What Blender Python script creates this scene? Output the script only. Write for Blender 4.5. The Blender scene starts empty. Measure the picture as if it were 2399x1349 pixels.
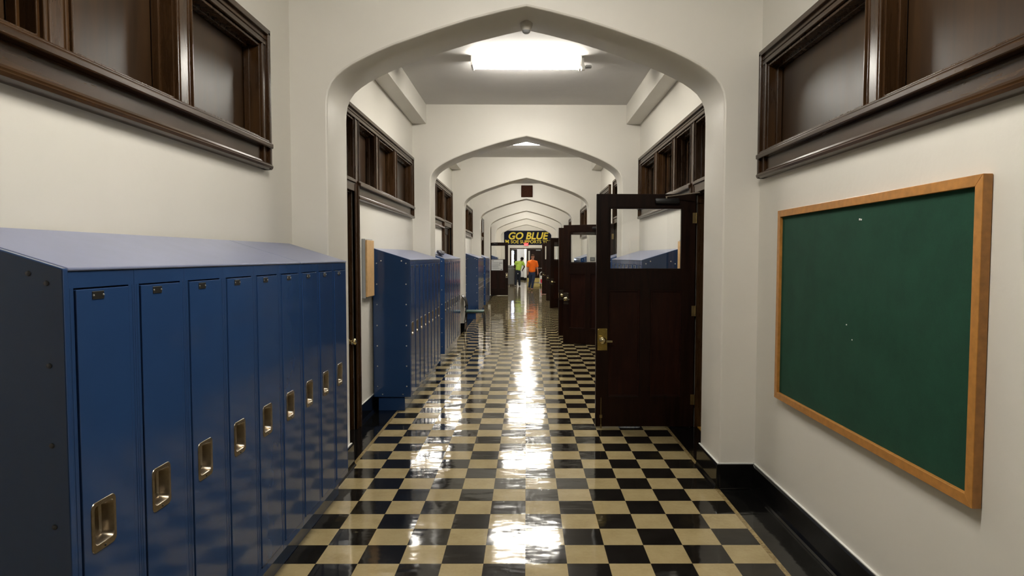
import bpy, bmesh, math, random
from mathutils import Vector, Matrix
PI = math.pi
random.seed(7)
sc = bpy.context.scene
COL = sc.collection

# ------------------------------------------------------------------ measures
T = 0.2286                    # floor tile
TY = 3.4756                   # a tile seam across the corridor
WX = 1.66                     # side walls at x = +-WX
PX = 1.40                     # arch piers leave +-PX open
CZ = 3.88                     # ceiling
ARCH = [4.64, 9.57, 14.58, 19.80, 24.98, 30.0, 35.6]
ATH = 0.50
END = 42.0

# ------------------------------------------------------------------ node helpers
def new_mat(name):
    m = bpy.data.materials.new(name); m.use_nodes = True
    return m, m.node_tree, m.node_tree.nodes['Principled BSDF']

def N(nt, t, **kw):
    n = nt.nodes.new(t)
    for k, v in kw.items(): setattr(n, k, v)
    return n

def setin(nt, node, key, v):
    if isinstance(v, bpy.types.NodeSocket): nt.links.new(v, node.inputs[key])
    else: node.inputs[key].default_value = v

def math_(nt, op, a, b=None, c=None):
    n = N(nt, 'ShaderNodeMath', operation=op)
    setin(nt, n, 0, a)
    if b is not None: setin(nt, n, 1, b)
    if c is not None: setin(nt, n, 2, c)
    return n.outputs[0]

def mixc(nt, f, a, b):
    n = N(nt, 'ShaderNodeMix', data_type='RGBA')
    setin(nt, n, 0, f)
    setin(nt, n, 6, a if isinstance(a, bpy.types.NodeSocket) else (*a, 1) if len(a) == 3 else a)
    setin(nt, n, 7, b if isinstance(b, bpy.types.NodeSocket) else (*b, 1) if len(b) == 3 else b)
    return n.outputs[2]

def noise(nt, vec, scale, detail=3, rough=.5, dist=0.):
    n = N(nt, 'ShaderNodeTexNoise')
    if vec is not None: nt.links.new(vec, n.inputs['Vector'])
    n.inputs['Scale'].default_value = scale; n.inputs['Detail'].default_value = detail
    n.inputs['Roughness'].default_value = rough; n.inputs['Distortion'].default_value = dist
    return n

def ramp(nt, f, stops):
    r = N(nt, 'ShaderNodeValToRGB')
    el = r.color_ramp.elements
    while len(el) < len(stops): el.new(.5)
    for e, (p, c) in zip(el, stops):
        e.position = p; e.color = (*c, 1) if len(c) == 3 else c
    nt.links.new(f, r.inputs[0])
    return r.outputs[0]

def mapping(nt, src, scale=(1, 1, 1)):
    m = N(nt, 'ShaderNodeMapping'); m.inputs['Scale'].default_value = scale
    nt.links.new(src, m.inputs['Vector']); return m.outputs[0]

def bump(nt, b, h, strength, dist):
    n = N(nt, 'ShaderNodeBump'); n.inputs['Strength'].default_value = strength
    n.inputs['Distance'].default_value = dist
    nt.links.new(h, n.inputs['Height']); nt.links.new(n.outputs[0], b.inputs['Normal'])
    return n

def simple(name, col, rough=.5, metal=0., var=.08, bscale=0, bdist=0, spec=.5, coat=0., nscale=6):
    m, nt, b = new_mat(name)
    tc = N(nt, 'ShaderNodeTexCoord').outputs['Object']
    n = noise(nt, tc, nscale, 4)
    dark = tuple(c * (1 - var) for c in col); lite = tuple(min(1, c * (1 + var)) for c in col)
    nt.links.new(ramp(nt, n.outputs[0], [(.3, dark), (.7, lite)]), b.inputs['Base Color'])
    b.inputs['Roughness'].default_value = rough; b.inputs['Metallic'].default_value = metal
    b.inputs['Specular IOR Level'].default_value = spec
    b.inputs['Coat Weight'].default_value = coat
    if bscale:
        n2 = noise(nt, tc, bscale, 4)
        bump(nt, b, n2.outputs[0], .6, bdist)
    return m

M = {}
M['wall'] = simple('painted plaster wall', (.66, .635, .575), .42, var=.015, bscale=26, bdist=.0012, nscale=2)
M['ceil'] = simple('painted ceiling', (.60, .585, .565), .7, var=.03, bscale=9, bdist=.004, nscale=1.5)
M['roomwall'] = simple('classroom paint', (.5, .47, .4), .6, var=.03)
M['black'] = simple('black terrazzo base', (.0045, .0042, .004), .16, var=.5, bscale=14, bdist=.0006, nscale=40)
M['steel'] = simple('brushed steel', (.34, .29, .225), .3, metal=1, var=.12, nscale=60)
M['rivet'] = simple('rivet', (.55, .55, .55), .3, metal=1)
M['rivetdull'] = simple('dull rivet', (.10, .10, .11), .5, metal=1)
M['brass'] = simple('tarnished brass', (.46, .34, .10), .3, metal=1, var=.25, nscale=18)
M['dull'] = simple('dark bronze plate', (.03, .022, .014), .5, metal=.5)
M['knob'] = simple('polished brass', (.78, .66, .38), .14, metal=1)
M['hinge'] = simple('worn brass', (.36, .27, .12), .4, metal=1, var=.3)
M['blackplastic'] = simple('black plastic', (.008, .008, .008), .4)
M['plate'] = simple('black number plate', (.006, .006, .005), .35)
M['white'] = simple('white enamel', (.75, .75, .72), .35)
M['paper'] = simple('white paper', (.72, .72, .70), .8, var=.02)
M['grey'] = simple('grey plastic', (.14, .145, .15), .5)
M['greylite'] = simple('light grey plastic', (.33, .34, .35), .45)
M['ink'] = simple('black ink', (.02, .02, .02), .8)
M['greyink'] = simple('grey ink', (.32, .32, .32), .8)
M['navy'] = simple('navy banner vinyl', (.010, .012, .026), .85, bscale=3, bdist=.006, spec=.12)
M['maize'] = simple('maize lettering', (.72, .56, .045), .6)
M['red'] = simple('red sign face', (.6, .02, .05), .4)
M['oak'] = simple('honey oak', (.42, .185, .042), .33, var=.16, nscale=30)
M['birch'] = simple('pale birch board', (.56, .35, .16), .5, var=.1, nscale=25)
M['seatgreen'] = simple('dark green seat', (.02, .07, .055), .6)
M['kick'] = simple('brass kick plate', (.55, .45, .16), .35, metal=.7, var=.2)
M['bag'] = simple('grey plastic bag', (.15, .145, .17), .6, var=.2, nscale=25, bscale=20, bdist=.01)
M['orange'] = simple('orange cotton', (.95, .17, .006), .85, var=.06)
M['lime'] = simple('lime cotton', (.42, .62, .09), .85, var=.06)
M['denim'] = simple('blue denim', (.018, .032, .075), .9, var=.3, nscale=14)
M['darkcloth'] = simple('dark trousers', (.006, .009, .02), .9)
M['skin'] = simple('light skin', (.46, .22, .15), .55)
M['skin2'] = simple('dark skin', (.06, .028, .018), .5)
M['hairbrown'] = simple('brown hair', (.05, .028, .016), .9, spec=.1)
M['hairblack'] = simple('black hair', (.006, .005, .005), .8, spec=.1)
M['boot'] = simple('brown boot leather', (.06, .018, .008), .55)
M['woodfloor'] = simple('varnished room floor', (.55, .30, .05), .35, var=.2)

def blue_mat():
    m, nt, b = new_mat('blue locker enamel')
    tc = N(nt, 'ShaderNodeTexCoord').outputs['Object']
    n = noise(nt, tc, 3, 3)
    nt.links.new(ramp(nt, n.outputs[0], [(.3, (.019, .050, .138)), (.7, (.021, .056, .152))]), b.inputs['Base Color'])
    b.inputs['Roughness'].default_value = .11
    b.inputs['Specular IOR Level'].default_value = .5
    b.inputs['Coat Weight'].default_value = .06; b.inputs['Coat Roughness'].default_value = .12
    oi = N(nt, 'ShaderNodeObjectInfo').outputs['Random']
    cmb = N(nt, 'ShaderNodeVectorMath', operation='ADD')
    nt.links.new(tc, cmb.inputs[0])
    c2 = N(nt, 'ShaderNodeCombineXYZ'); sc_ = math_(nt, 'MULTIPLY', oi, 37.)
    nt.links.new(sc_, c2.inputs[0]); nt.links.new(sc_, c2.inputs[1])
    nt.links.new(c2.outputs[0], cmb.inputs[1])
    n2 = noise(nt, mapping(nt, cmb.outputs[0], (1, 1, .55)), 5, 1)
    n3 = noise(nt, cmb.outputs[0], 160, 2)
    s = math_(nt, 'ADD', n2.outputs[0], math_(nt, 'MULTIPLY', n3.outputs[0], .004))
    bump(nt, b, s, .5, .004)
    return m
M['blue'] = blue_mat()
M['bluetop_sheen'] = simple('blue enamel with painted sheen', (.145, .17, .285), .3, var=.06, nscale=9, spec=.7)  # locker blue made paler: wall reflection on the sloped tops, painted into the colour

def wood_mat(name, c1, c2, c3, rough, axis='z', scale=1., spec=.5, coat=.12):
    m, nt, b = new_mat(name)
    tc = N(nt, 'ShaderNodeTexCoord').outputs['Object']
    sv = {'z': (9, 9, .8), 'y': (9, .8, 9)}[axis]
    v = mapping(nt, tc, tuple(s * scale for s in sv))
    g = noise(nt, v, 3.2, 6, .6, .6)
    big = noise(nt, tc, 2.2, 2)
    f = math_(nt, 'ADD', math_(nt, 'MULTIPLY', g.outputs[0], .7), math_(nt, 'MULTIPLY', big.outputs[0], .3))
    nt.links.new(ramp(nt, f, [(.34, c1), (.5, c2), (.68, c3)]), b.inputs['Base Color'])
    rr = N(nt, 'ShaderNodeMapRange'); nt.links.new(g.outputs[0], rr.inputs[0])
    rr.inputs[3].default_value = rough * .85; rr.inputs[4].default_value = rough * 1.2
    nt.links.new(rr.outputs[0], b.inputs['Roughness'])
    b.inputs['Specular IOR Level'].default_value = spec
    b.inputs['Coat Weight'].default_value = coat; b.inputs['Coat Roughness'].default_value = .22
    bump(nt, b, g.outputs[0], .12, .001)
    return m
M['wood'] = wood_mat('dark stained casing', (.022, .0095, .003), (.036, .016, .005), (.056, .025, .007), .27, spec=.4, coat=0)
M['woodh'] = wood_mat('dark stained rail', (.022, .0095, .003), (.036, .016, .005), (.056, .025, .007), .25, 'y', spec=.4, coat=0)
M['panel'] = wood_mat('dark stained panel', (.020, .0095, .0035), (.033, .016, .006), (.050, .025, .009), .38, 'z', .6, spec=.4, coat=0)
M['door'] = wood_mat('mahogany door', (.006, .0022, .0012), (.012, .0042, .002), (.018, .006, .0025), .36, spec=.16, coat=0)
M['doorpanel'] = wood_mat('mahogany door panel', (.010, .0026, .0014), (.017, .0045, .002), (.026, .007, .003), .4, spec=.16, coat=0)

def green_mat():
    m, nt, b = new_mat('green tack fabric')
    tc = N(nt, 'ShaderNodeTexCoord').outputs['Object']
    n = noise(nt, tc, 5, 5, .65)
    w = noise(nt, tc, 420, 2)
    f = math_(nt, 'ADD', math_(nt, 'MULTIPLY', n.outputs[0], .6), math_(nt, 'MULTIPLY', w.outputs[0], .4))
    nt.links.new(ramp(nt, f, [(.35, (.0035, .036, .0185)), (.65, (.0065, .054, .029))]), b.inputs['Base Color'])
    b.inputs['Roughness'].default_value = .85; b.inputs['Specular IOR Level'].default_value = .3
    bump(nt, b, w.outputs[0], .4, .001)
    return m
M['green'] = green_mat()

def glass_mat():
    m, nt, b = new_mat('window glass')
    out = nt.nodes['Material Output']
    b.inputs['Base Color'].default_value = (.95, .97, .95, 1)
    tr = N(nt, 'ShaderNodeBsdfTransparent'); tr.inputs[0].default_value = (.975, .98, .975, 1)
    gl = N(nt, 'ShaderNodeBsdfGlossy'); gl.inputs['Roughness'].default_value = .02
    tc = N(nt, 'ShaderNodeTexCoord').outputs['Object']
    n = noise(nt, tc, 2.5, 1)
    bp = N(nt, 'ShaderNodeBump'); bp.inputs['Strength'].default_value = .2; bp.inputs['Distance'].default_value = .004
    nt.links.new(n.outputs[0], bp.inputs['Height']); nt.links.new(bp.outputs[0], gl.inputs['Normal'])
    fr = N(nt, 'ShaderNodeFresnel'); fr.inputs[0].default_value = 1.5
    mx = N(nt, 'ShaderNodeMixShader')
    geo = N(nt, 'ShaderNodeNewGeometry')
    ff = math_(nt, 'MULTIPLY', fr.outputs[0], math_(nt, 'SUBTRACT', 1., geo.outputs['Backfacing']))
    ff = math_(nt, 'MULTIPLY', ff, 1.8)
    nt.links.new(ff, mx.inputs[0]); nt.links.new(tr.outputs[0], mx.inputs[1]); nt.links.new(gl.outputs[0], mx.inputs[2])
    nt.links.new(mx.outputs[0], out.inputs['Surface'])
    return m
M['glass'] = glass_mat()

def emit(name, col, s):
    m, nt, b = new_mat(name)
    tc = N(nt, 'ShaderNodeTexCoord').outputs['Object']
    n = noise(nt, tc, 1.5, 1)
    nt.links.new(ramp(nt, n.outputs[0], [(0, tuple(c * .98 for c in col)), (1, col)]), b.inputs['Emission Color'])
    b.inputs['Emission Strength'].default_value = s
    b.inputs['Base Color'].default_value = (.8, .8, .8, 1)
    return m
M['lens'] = emit('fluorescent diffuser', (1., .955, .86), 14.)
M['lens_end'] = emit('end room diffuser', (1., .97, .9), 14.)
M['grille'] = simple('dark grille cloth', (.035, .012, .006), .8, var=.5, nscale=30, spec=.1)
M['daylight'] = emit('bright window daylight', (.62, .72, 1.), 9.)
M['redlit'] = emit('lit red sign', (1, .01, .05), .10)
M['redlit'].node_tree.nodes['Principled BSDF'].inputs['Base Color'].default_value = (.5, .01, .03, 1)

def floor_mat():
    m, nt, b = new_mat('checkerboard floor')
    tc = N(nt, 'ShaderNodeTexCoord').outputs['Object']
    sep = N(nt, 'ShaderNodeSeparateXYZ'); nt.links.new(tc, sep.inputs[0])
    X, Y = sep.outputs[0], sep.outputs[1]
    u = math_(nt, 'DIVIDE', X, T); v = math_(nt, 'DIVIDE', math_(nt, 'SUBTRACT', Y, TY), T)
    fu = math_(nt, 'FLOOR', u); fv = math_(nt, 'FLOOR', v)
    par = math_(nt, 'FLOORED_MODULO', math_(nt, 'ADD', fu, fv), 2.)          # 0 = dark
    light = math_(nt, 'GREATER_THAN', par, .5)
    ax = math_(nt, 'ABSOLUTE', X)
    inner = math_(nt, 'LESS_THAN', ax, 6 * T)
    strip = math_(nt, 'MULTIPLY', math_(nt, 'GREATER_THAN', ax, 6 * T), math_(nt, 'LESS_THAN', ax, PX))
    border = math_(nt, 'GREATER_THAN', ax, PX)
    cid = N(nt, 'ShaderNodeCombineXYZ')
    nt.links.new(fu, cid.inputs[0]); nt.links.new(fv, cid.inputs[1])
    wn = N(nt, 'ShaderNodeTexWhiteNoise', noise_dimensions='3D'); nt.links.new(cid.outputs[0], wn.inputs['Vector'])
    rnd = wn.outputs['Value']
    n1 = noise(nt, tc, 7, 4, .6)
    n2 = noise(nt, tc, 45, 4, .6)
    mott = math_(nt, 'ADD', math_(nt, 'MULTIPLY', n1.outputs[0], .7), math_(nt, 'MULTIPLY', n2.outputs[0], .3))
    beige = ramp(nt, mott, [(.32, (.31, .235, .115)), (.52, (.375, .293, .152)), (.7, (.425, .34, .185))])
    tint = mixc(nt, math_(nt, 'MULTIPLY', rnd, .22), beige, (.30, .245, .13))
    dark = ramp(nt, mott, [(.3, (.0055, .0048, .004)), (.7, (.013, .0115, .010))])
    c = mixc(nt, light, dark, tint)
    # dirt worked into the light tiles near the borders
    n3 = noise(nt, tc, 3.2, 5, .7)
    edge = N(nt, 'ShaderNodeMapRange'); nt.links.new(ax, edge.inputs[0])
    edge.inputs[1].default_value = .9; edge.inputs[2].default_value = 1.4
    dirt = math_(nt, 'MULTIPLY', edge.outputs[0], ramp(nt, n3.outputs[0], [(.55, (0, 0, 0)), (.68, (1, 1, 1))]))
    c = mixc(nt, math_(nt, 'MULTIPLY', dirt, .5), c, (.09, .065, .025))
    # seams
    def seam(w):
        fr = math_(nt, 'FRACT', w)
        d = math_(nt, 'MINIMUM', fr, math_(nt, 'SUBTRACT', 1., fr))
        return math_(nt, 'LESS_THAN', d, .0055)
    sm = math_(nt, 'MAXIMUM', seam(u), seam(v))
    c = mixc(nt, math_(nt, 'MULTIPLY', sm, .55), c, (.10, .075, .035))
    stripc = ramp(nt, n2.outputs[0], [(.35, (.17, .115, .045)), (.65, (.33, .25, .12))])
    c = mixc(nt, strip, c, stripc)
    bc = ramp(nt, n2.outputs[0], [(.3, (.003, .003, .003)), (.7, (.007, .0065, .006))])
    c = mixc(nt, border, c, bc)
    nt.links.new(c, b.inputs['Base Color'])
    sc1 = noise(nt, mapping(nt, tc, (14, 2.5, 1)), 3, 5, .7)
    rr = N(nt, 'ShaderNodeMapRange'); nt.links.new(sc1.outputs[0], rr.inputs[0])
    rr.inputs[1].default_value = .3; rr.inputs[2].default_value = .75
    rr.inputs[3].default_value = .05; rr.inputs[4].default_value = .115
    nt.links.new(rr.outputs[0], b.inputs['Roughness'])
    b.inputs['Specular IOR Level'].default_value = .55
    # every tile lies at its own slight tilt, and the wax ripples
    tilt = N(nt, 'ShaderNodeVectorMath', operation='SUBTRACT')
    nt.links.new(wn.outputs['Color'], tilt.inputs[0]); tilt.inputs[1].default_value = (.5, .5, .5)
    ts = N(nt, 'ShaderNodeVectorMath', operation='MULTIPLY'); nt.links.new(tilt.outputs[0], ts.inputs[0])
    ts.inputs[1].default_value = (.010, .016, 0)
    n4 = noise(nt, mapping(nt, tc, (1, 1.7, 1)), 4.2, 2, .45)
    n5 = noise(nt, tc, 120, 2)
    h = math_(nt, 'ADD', n4.outputs[0], math_(nt, 'MULTIPLY', n5.outputs[0], .012))
    bp = N(nt, 'ShaderNodeBump'); bp.inputs['Strength'].default_value = .5; bp.inputs['Distance'].default_value = .0042
    nt.links.new(h, bp.inputs['Height'])
    add = N(nt, 'ShaderNodeVectorMath', operation='ADD')
    nt.links.new(bp.outputs[0], add.inputs[0]); nt.links.new(ts.outputs[0], add.inputs[1])
    nm = N(nt, 'ShaderNodeVectorMath', operation='NORMALIZE'); nt.links.new(add.outputs[0], nm.inputs[0])
    nt.links.new(nm.outputs[0], b.inputs['Normal'])
    return m
M['floor'] = floor_mat()

# ------------------------------------------------------------------ mesh helpers
class MB:
    def __init__(s): s.bm = bmesh.new()
    def face(s, pts):
        return s.bm.faces.new([s.bm.verts.new(p) for p in pts])
    def box(s, x0, x1, y0, y1, z0, z1):
        if x0 > x1: x0, x1 = x1, x0
        if y0 > y1: y0, y1 = y1, y0
        v = [s.bm.verts.new(p) for p in [(x0, y0, z0), (x1, y0, z0), (x1, y1, z0), (x0, y1, z0), (x0, y0, z1), (x1, y0, z1), (x1, y1, z1), (x0, y1, z1)]]
        for f in [(0, 3, 2, 1), (4, 5, 6, 7), (0, 1, 5, 4), (1, 2, 6, 5), (2, 3, 7, 6), (3, 0, 4, 7)]:
            s.bm.faces.new([v[i] for i in f])
        return s
    def prism(s, pts, axis, a, b):
        """pts: 2-D polygon in the two other axes (cyclic order x,y,z), pushed along axis from a to b"""
        def P(p, t):
            if axis == 'x': return (t, p[0], p[1])
            if axis == 'y': return (p[0], t, p[1])
            return (p[0], p[1], t)
        A = [s.bm.verts.new(P(p, a)) for p in pts]; B = [s.bm.verts.new(P(p, b)) for p in pts]
        n = len(pts)
        s.bm.faces.new(A); s.bm.faces.new(B[::-1])
        for i in range(n):
            s.bm.faces.new([A[i], B[i], B[(i + 1) % n], A[(i + 1) % n]])
        return s
    def tube(s, pts, r, n=10, cap=True):
        pts = [Vector(p) for p in pts]; rings = []
        rs = r if isinstance(r, (list, tuple)) else [r] * len(pts)
        up = None
        for i, p in enumerate(pts):
            if i == 0: d = pts[1] - p
            elif i == len(pts) - 1: d = p - pts[i - 1]
            else: d = (pts[i + 1] - p).normalized() + (p - pts[i - 1]).normalized()
            d.normalize()
            if up is None:
                up = Vector((0, 0, 1)) if abs(d.z) < .9 else Vector((1, 0, 0))
            a = d.cross(up).normalized(); bb = a.cross(d).normalized(); up = bb
            rings.append([s.bm.verts.new(p + (a * math.cos(2 * PI * k / n) + bb * math.sin(2 * PI * k / n)) * rs[i]) for k in range(n)])
        for i in range(len(rings) - 1):
            for k in range(n):
                s.bm.faces.new([rings[i][k], rings[i][(k + 1) % n], rings[i + 1][(k + 1) % n], rings[i + 1][k]])
        if cap:
            s.bm.faces.new(rings[0][::-1]); s.bm.faces.new(rings[-1])
        return s
    def lathe(s, prof, c, axis='z', n=24):
        """prof: (radius, height) list along axis from centre c"""
        c = Vector(c); rings = []
        for r, h in prof:
            ring = []
            for k in range(n):
                a = 2 * PI * k / n; q = (r * math.cos(a), r * math.sin(a))
                if axis == 'z': p = (q[0], q[1], h)
                elif axis == 'y': p = (q[0], h, q[1])
                else: p = (h, q[0], q[1])
                ring.append(s.bm.verts.new(c + Vector(p)))
            rings.append(ring)
        for i in range(len(rings) - 1):
            for k in range(n):
                s.bm.faces.new([rings[i][k], rings[i][(k + 1) % n], rings[i + 1][(k + 1) % n], rings[i + 1][k]])
        s.bm.faces.new(rings[0][::-1]); s.bm.faces.new(rings[-1])
        return s
    def ball(s, c, r, seg=16, rings=10, sq=(1, 1, 1)):
        m = Matrix.Translation(c) @ Matrix.Diagonal((r * sq[0], r * sq[1], r * sq[2], 1))
        bmesh.ops.create_uvsphere(s.bm, u_segments=seg, v_segments=rings, radius=1, matrix=m)
        return s
    def rbox(s, x0, x1, y0, y1, z0, z1, r=.01, seg=2):
        """box with rounded edges"""
        b2 = bmesh.new()
        bmesh.ops.create_cube(b2, size=1)
        for v in b2.verts:
            v.co = Vector(((x0 + x1) / 2 + v.co.x * (x1 - x0), (y0 + y1) / 2 + v.co.y * (y1 - y0), (z0 + z1) / 2 + v.co.z * (z1 - z0)))
        bmesh.ops.bevel(b2, geom=b2.edges[:], offset=r, segments=seg, affect='EDGES', profile=.5)
        me = bpy.data.meshes.new('tmp'); b2.to_mesh(me); b2.free(); s.bm.from_mesh(me); bpy.data.meshes.remove(me)
        return s
    def holes(s, u0, u1, v0, v1, hs, P, d0, d1):
        """a slab in (u,v) with rectangular holes; P(u,v,d) maps to space, d0 front, d1 back"""
        us = sorted({u0, u1, *[h[0] for h in hs], *[h[1] for h in hs]})
        vs = sorted({v0, v1, *[h[2] for h in hs], *[h[3] for h in hs]})
        us = [u for u in us if u0 - 1e-6 <= u <= u1 + 1e-6]; vs = [v for v in vs if v0 - 1e-6 <= v <= v1 + 1e-6]
        def hole(i, j):
            if i < 0 or j < 0 or i >= len(us) - 1 or j >= len(vs) - 1: return True
            cu, cv = (us[i] + us[i + 1]) / 2, (vs[j] + vs[j + 1]) / 2
            return any(h[0] < cu < h[1] and h[2] < cv < h[3] for h in hs)
        V = {}
        def vert(i, j, d):
            if (i, j, d) not in V: V[(i, j, d)] = s.bm.verts.new(P(us[i], vs[j], d))
            return V[(i, j, d)]
        for i in range(len(us) - 1):
            for j in range(len(vs) - 1):
                if hole(i, j): continue
                for d in (d0, d1):
                    s.bm.faces.new([vert(i, j, d), vert(i + 1, j, d), vert(i + 1, j + 1, d), vert(i, j + 1, d)])
                for (a, bq, e) in (((i - 1, j), (i, j), (i, j + 1)), ((i + 1, j), (i + 1, j), (i + 1, j + 1)),
                                   ((i, j - 1), (i, j), (i + 1, j)), ((i, j + 1), (i, j + 1), (i + 1, j + 1))):
                    if hole(*a):
                        s.bm.faces.new([vert(*bq, d0), vert(*e, d0), vert(*e, d1), vert(*bq, d1)])
        return s
    def build(s, name, mat, parent=None, origin=None, smooth=False, bevel=0, angle=40, seg=2):
        bmesh.ops.recalc_face_normals(s.bm, faces=s.bm.faces[:])
        if origin is None and parent is not None: origin = parent['_o'] if '_o' in parent else (0, 0, 0)
        if origin is not None and Vector(origin).length > 0:
            bmesh.ops.translate(s.bm, verts=s.bm.verts[:], vec=-Vector(origin))
        me = bpy.data.meshes.new(name); s.bm.to_mesh(me); s.bm.free()
        o = bpy.data.objects.new(name, me); COL.objects.link(o)
        if mat is not None: me.materials.append(mat)
        if smooth:
            me.polygons.foreach_set('use_smooth', [True] * len(me.polygons))
            me.set_sharp_from_angle(angle=math.radians(angle))
        if bevel:
            md = o.modifiers.new('edge', 'BEVEL'); md.width = bevel; md.segments = seg
            md.limit_method = 'ANGLE'; md.angle_limit = math.radians(35)
        if parent is not None: o.parent = parent
        elif origin is not None: o.location = origin
        return o

ORIG = {}
def thing(name, label, cat, loc=(0, 0, 0), group=None, rot=0):
    """an Empty at the thing's base; parts are then built in world space and moved under it"""
    o = bpy.data.objects.new(name, None); COL.objects.link(o)
    o.empty_display_size = .1
    o.location = loc; o.rotation_euler = (0, 0, rot)
    o['label'] = label; o['category'] = cat
    if group: o['group'] = group
    ORIG[o.name] = Vector(loc)
    return o

def part(mb, name, mat, parent, **kw):
    """mesh given in world space, parented to a thing (or to a part of a thing)"""
    root = parent
    while root.parent: root = root.parent
    org = ORIG.get(root.name, Vector((0, 0, 0)))
    return mb.build(name, mat, parent, origin=org, **kw)

def struct(mb, name, mat, **kw):
    o = mb.build(name, mat, **kw); o['kind'] = 'structure'; return o

def structroot(name, loc=(0, 0, 0)):
    o = bpy.data.objects.new(name, None); COL.objects.link(o); o.location = loc
    o['kind'] = 'structure'; ORIG[o.name] = Vector(loc); return o

def tag(o, label, cat, group=None):
    o['label'] = label; o['category'] = cat
    if group: o['group'] = group
    return o

def copy_tree(o, parent=None):
    c = o.copy(); COL.objects.link(c)
    if parent is not None: c.parent = parent
    for ch in o.children: copy_tree(ch, c)
    return c

# ================================================================== ROOM SHELL
YB = -9.0                                                     # corridor carries on behind the camera
# openings: transom lights and doorways, per side: (y0, y1, z0, z1)
TZ0, TZ1 = 2.40, 2.98
units = {   # outer y0, outer y1, mullion centres, doors (y0,y1), kind
 'L': [(-.62, 4.18, [-.23 + .85 * k for k in range(1, 5)], [], 'panel'),
       (5.17, 9.45, [6.33, 7.2, 8.2], [(5.30, 6.24)], 'panel'),
       (10.12, 14.36, [10.85, 11.86, 12.9], [(13.02, 14.22)], 'panel'),
       (15.12, 19.70, [15.95, 17.1, 18.3], [], 'panel'),
       (20.35, 24.88, [21.4, 22.5, 23.6], [(23.74, 24.74)], 'panel'),
       (25.55, 29.9, [26.95, 28.1], [(27.04, 28.0)], 'panel')],
 'R': [(-.62, 4.57, [.36, 1.73, 3.10], [], 'panel'),
       (5.17, 9.45, [6.44, 7.25, 8.25], [(5.28, 6.34)], 'glass'),
       (10.12, 12.24, [11.05], [(11.16, 12.12)], 'panel'),
       (12.78, 14.40, [], [(12.92, 13.98)], 'panel'),
       (15.12, 19.60, [15.95, 17.1, 18.3], [], 'panel'),
       (20.35, 24.92, [21.42, 22.6, 23.78], [(20.46, 21.32), (23.88, 24.80)], 'panel'),
       (25.55, 29.9, [26.9, 28.1], [(28.2, 29.2)], 'panel')],
}
MW = .15
def lights_of(u):
    y0, y1, ml, doors, kind = u
    edges = [y0 + .10] + [e for m_ in ml for e in (m_ - MW / 2, m_ + MW / 2)] + [y1 - .10]
    return [(edges[i], edges[i + 1]) for i in range(0, len(edges), 2)]

for side, sx in (('L', -1), ('R', 1)):
    hs = []
    for u in units[side]:
        for a, b_ in lights_of(u): hs.append((a, b_, TZ0, TZ1))
        for d in u[3]: hs.append((d[0], d[1], -1, 2.30))
    hs = [(a, b_, max(c, 0), d) for a, b_, c, d in hs]
    mb = MB()
    mb.holes(YB, END, 0, CZ, hs, lambda u, v, d: (sx * d, u, v), WX, WX + .22)
    struct(mb, 'wall_left' if sx < 0 else 'wall_right', M['wall'])

struct(MB().box(-WX, WX, YB - .2, YB, 0, CZ), 'wall_back', M['wall'])
struct(MB().box(-WX - .3, WX + .3, YB - .2, END + .2, CZ, CZ + .2), 'ceiling', M['ceil'])
struct(MB().box(-WX - .22, WX + .22, YB - .2, END, -.2, 0), 'floor', M['floor'])

# boxed soffits along both sides of every bay
bays = [(YB, ARCH[0])] + [(ARCH[i] + ATH, ARCH[i + 1]) for i in range(6)] + [(ARCH[6] + ATH, END)]
k = 0
for a, b_ in bays[:-1]:
    for sx in (-1, 1):
        k += 1
        struct(MB().box(sx * 1.455, sx * WX, a, b_, 3.60, CZ), 'trim_%d' % k, M['wall'], bevel=.006)

# arches
half = [(1.40, 0), (1.40, 2.70), (1.398, 2.77), (1.388, 2.835), (1.365, 2.89), (1.33, 2.938), (1.28, 2.98), (1.22, 3.02), (1.14, 3.062), (1.05, 3.105),
        (.93, 3.155), (.80, 3.20), (.62, 3.262), (.40, 3.33), (.18, 3.386), (0, 3.426)]
curve = [(-x, z) for x, z in half] + [(x, z) for x, z in half[::-1][1:]]
for i, ya in enumerate(ARCH):
    bm = bmesh.new()
    outline = curve + [(WX, 0), (WX, CZ), (-WX, CZ), (-WX, 0)]
    F = [bm.verts.new((x, ya, z)) for x, z in outline]; B = [bm.verts.new((x, ya + ATH, z)) for x, z in outline]
    bm.faces.new(F); bm.faces.new(B[::-1])
    for j in range(len(curve) - 1): bm.faces.new([F[j], B[j], B[j + 1], F[j + 1]])
    bmesh.ops.recalc_face_normals(bm, faces=bm.faces[:])
    w = MB(); w.bm.free(); w.bm = bm
    o = struct(w, 'wall_arch', M['wall'], bevel=.014)
    for pl_ in o.data.polygons: pl_.use_smooth = abs(pl_.normal.y) < .5

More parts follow.
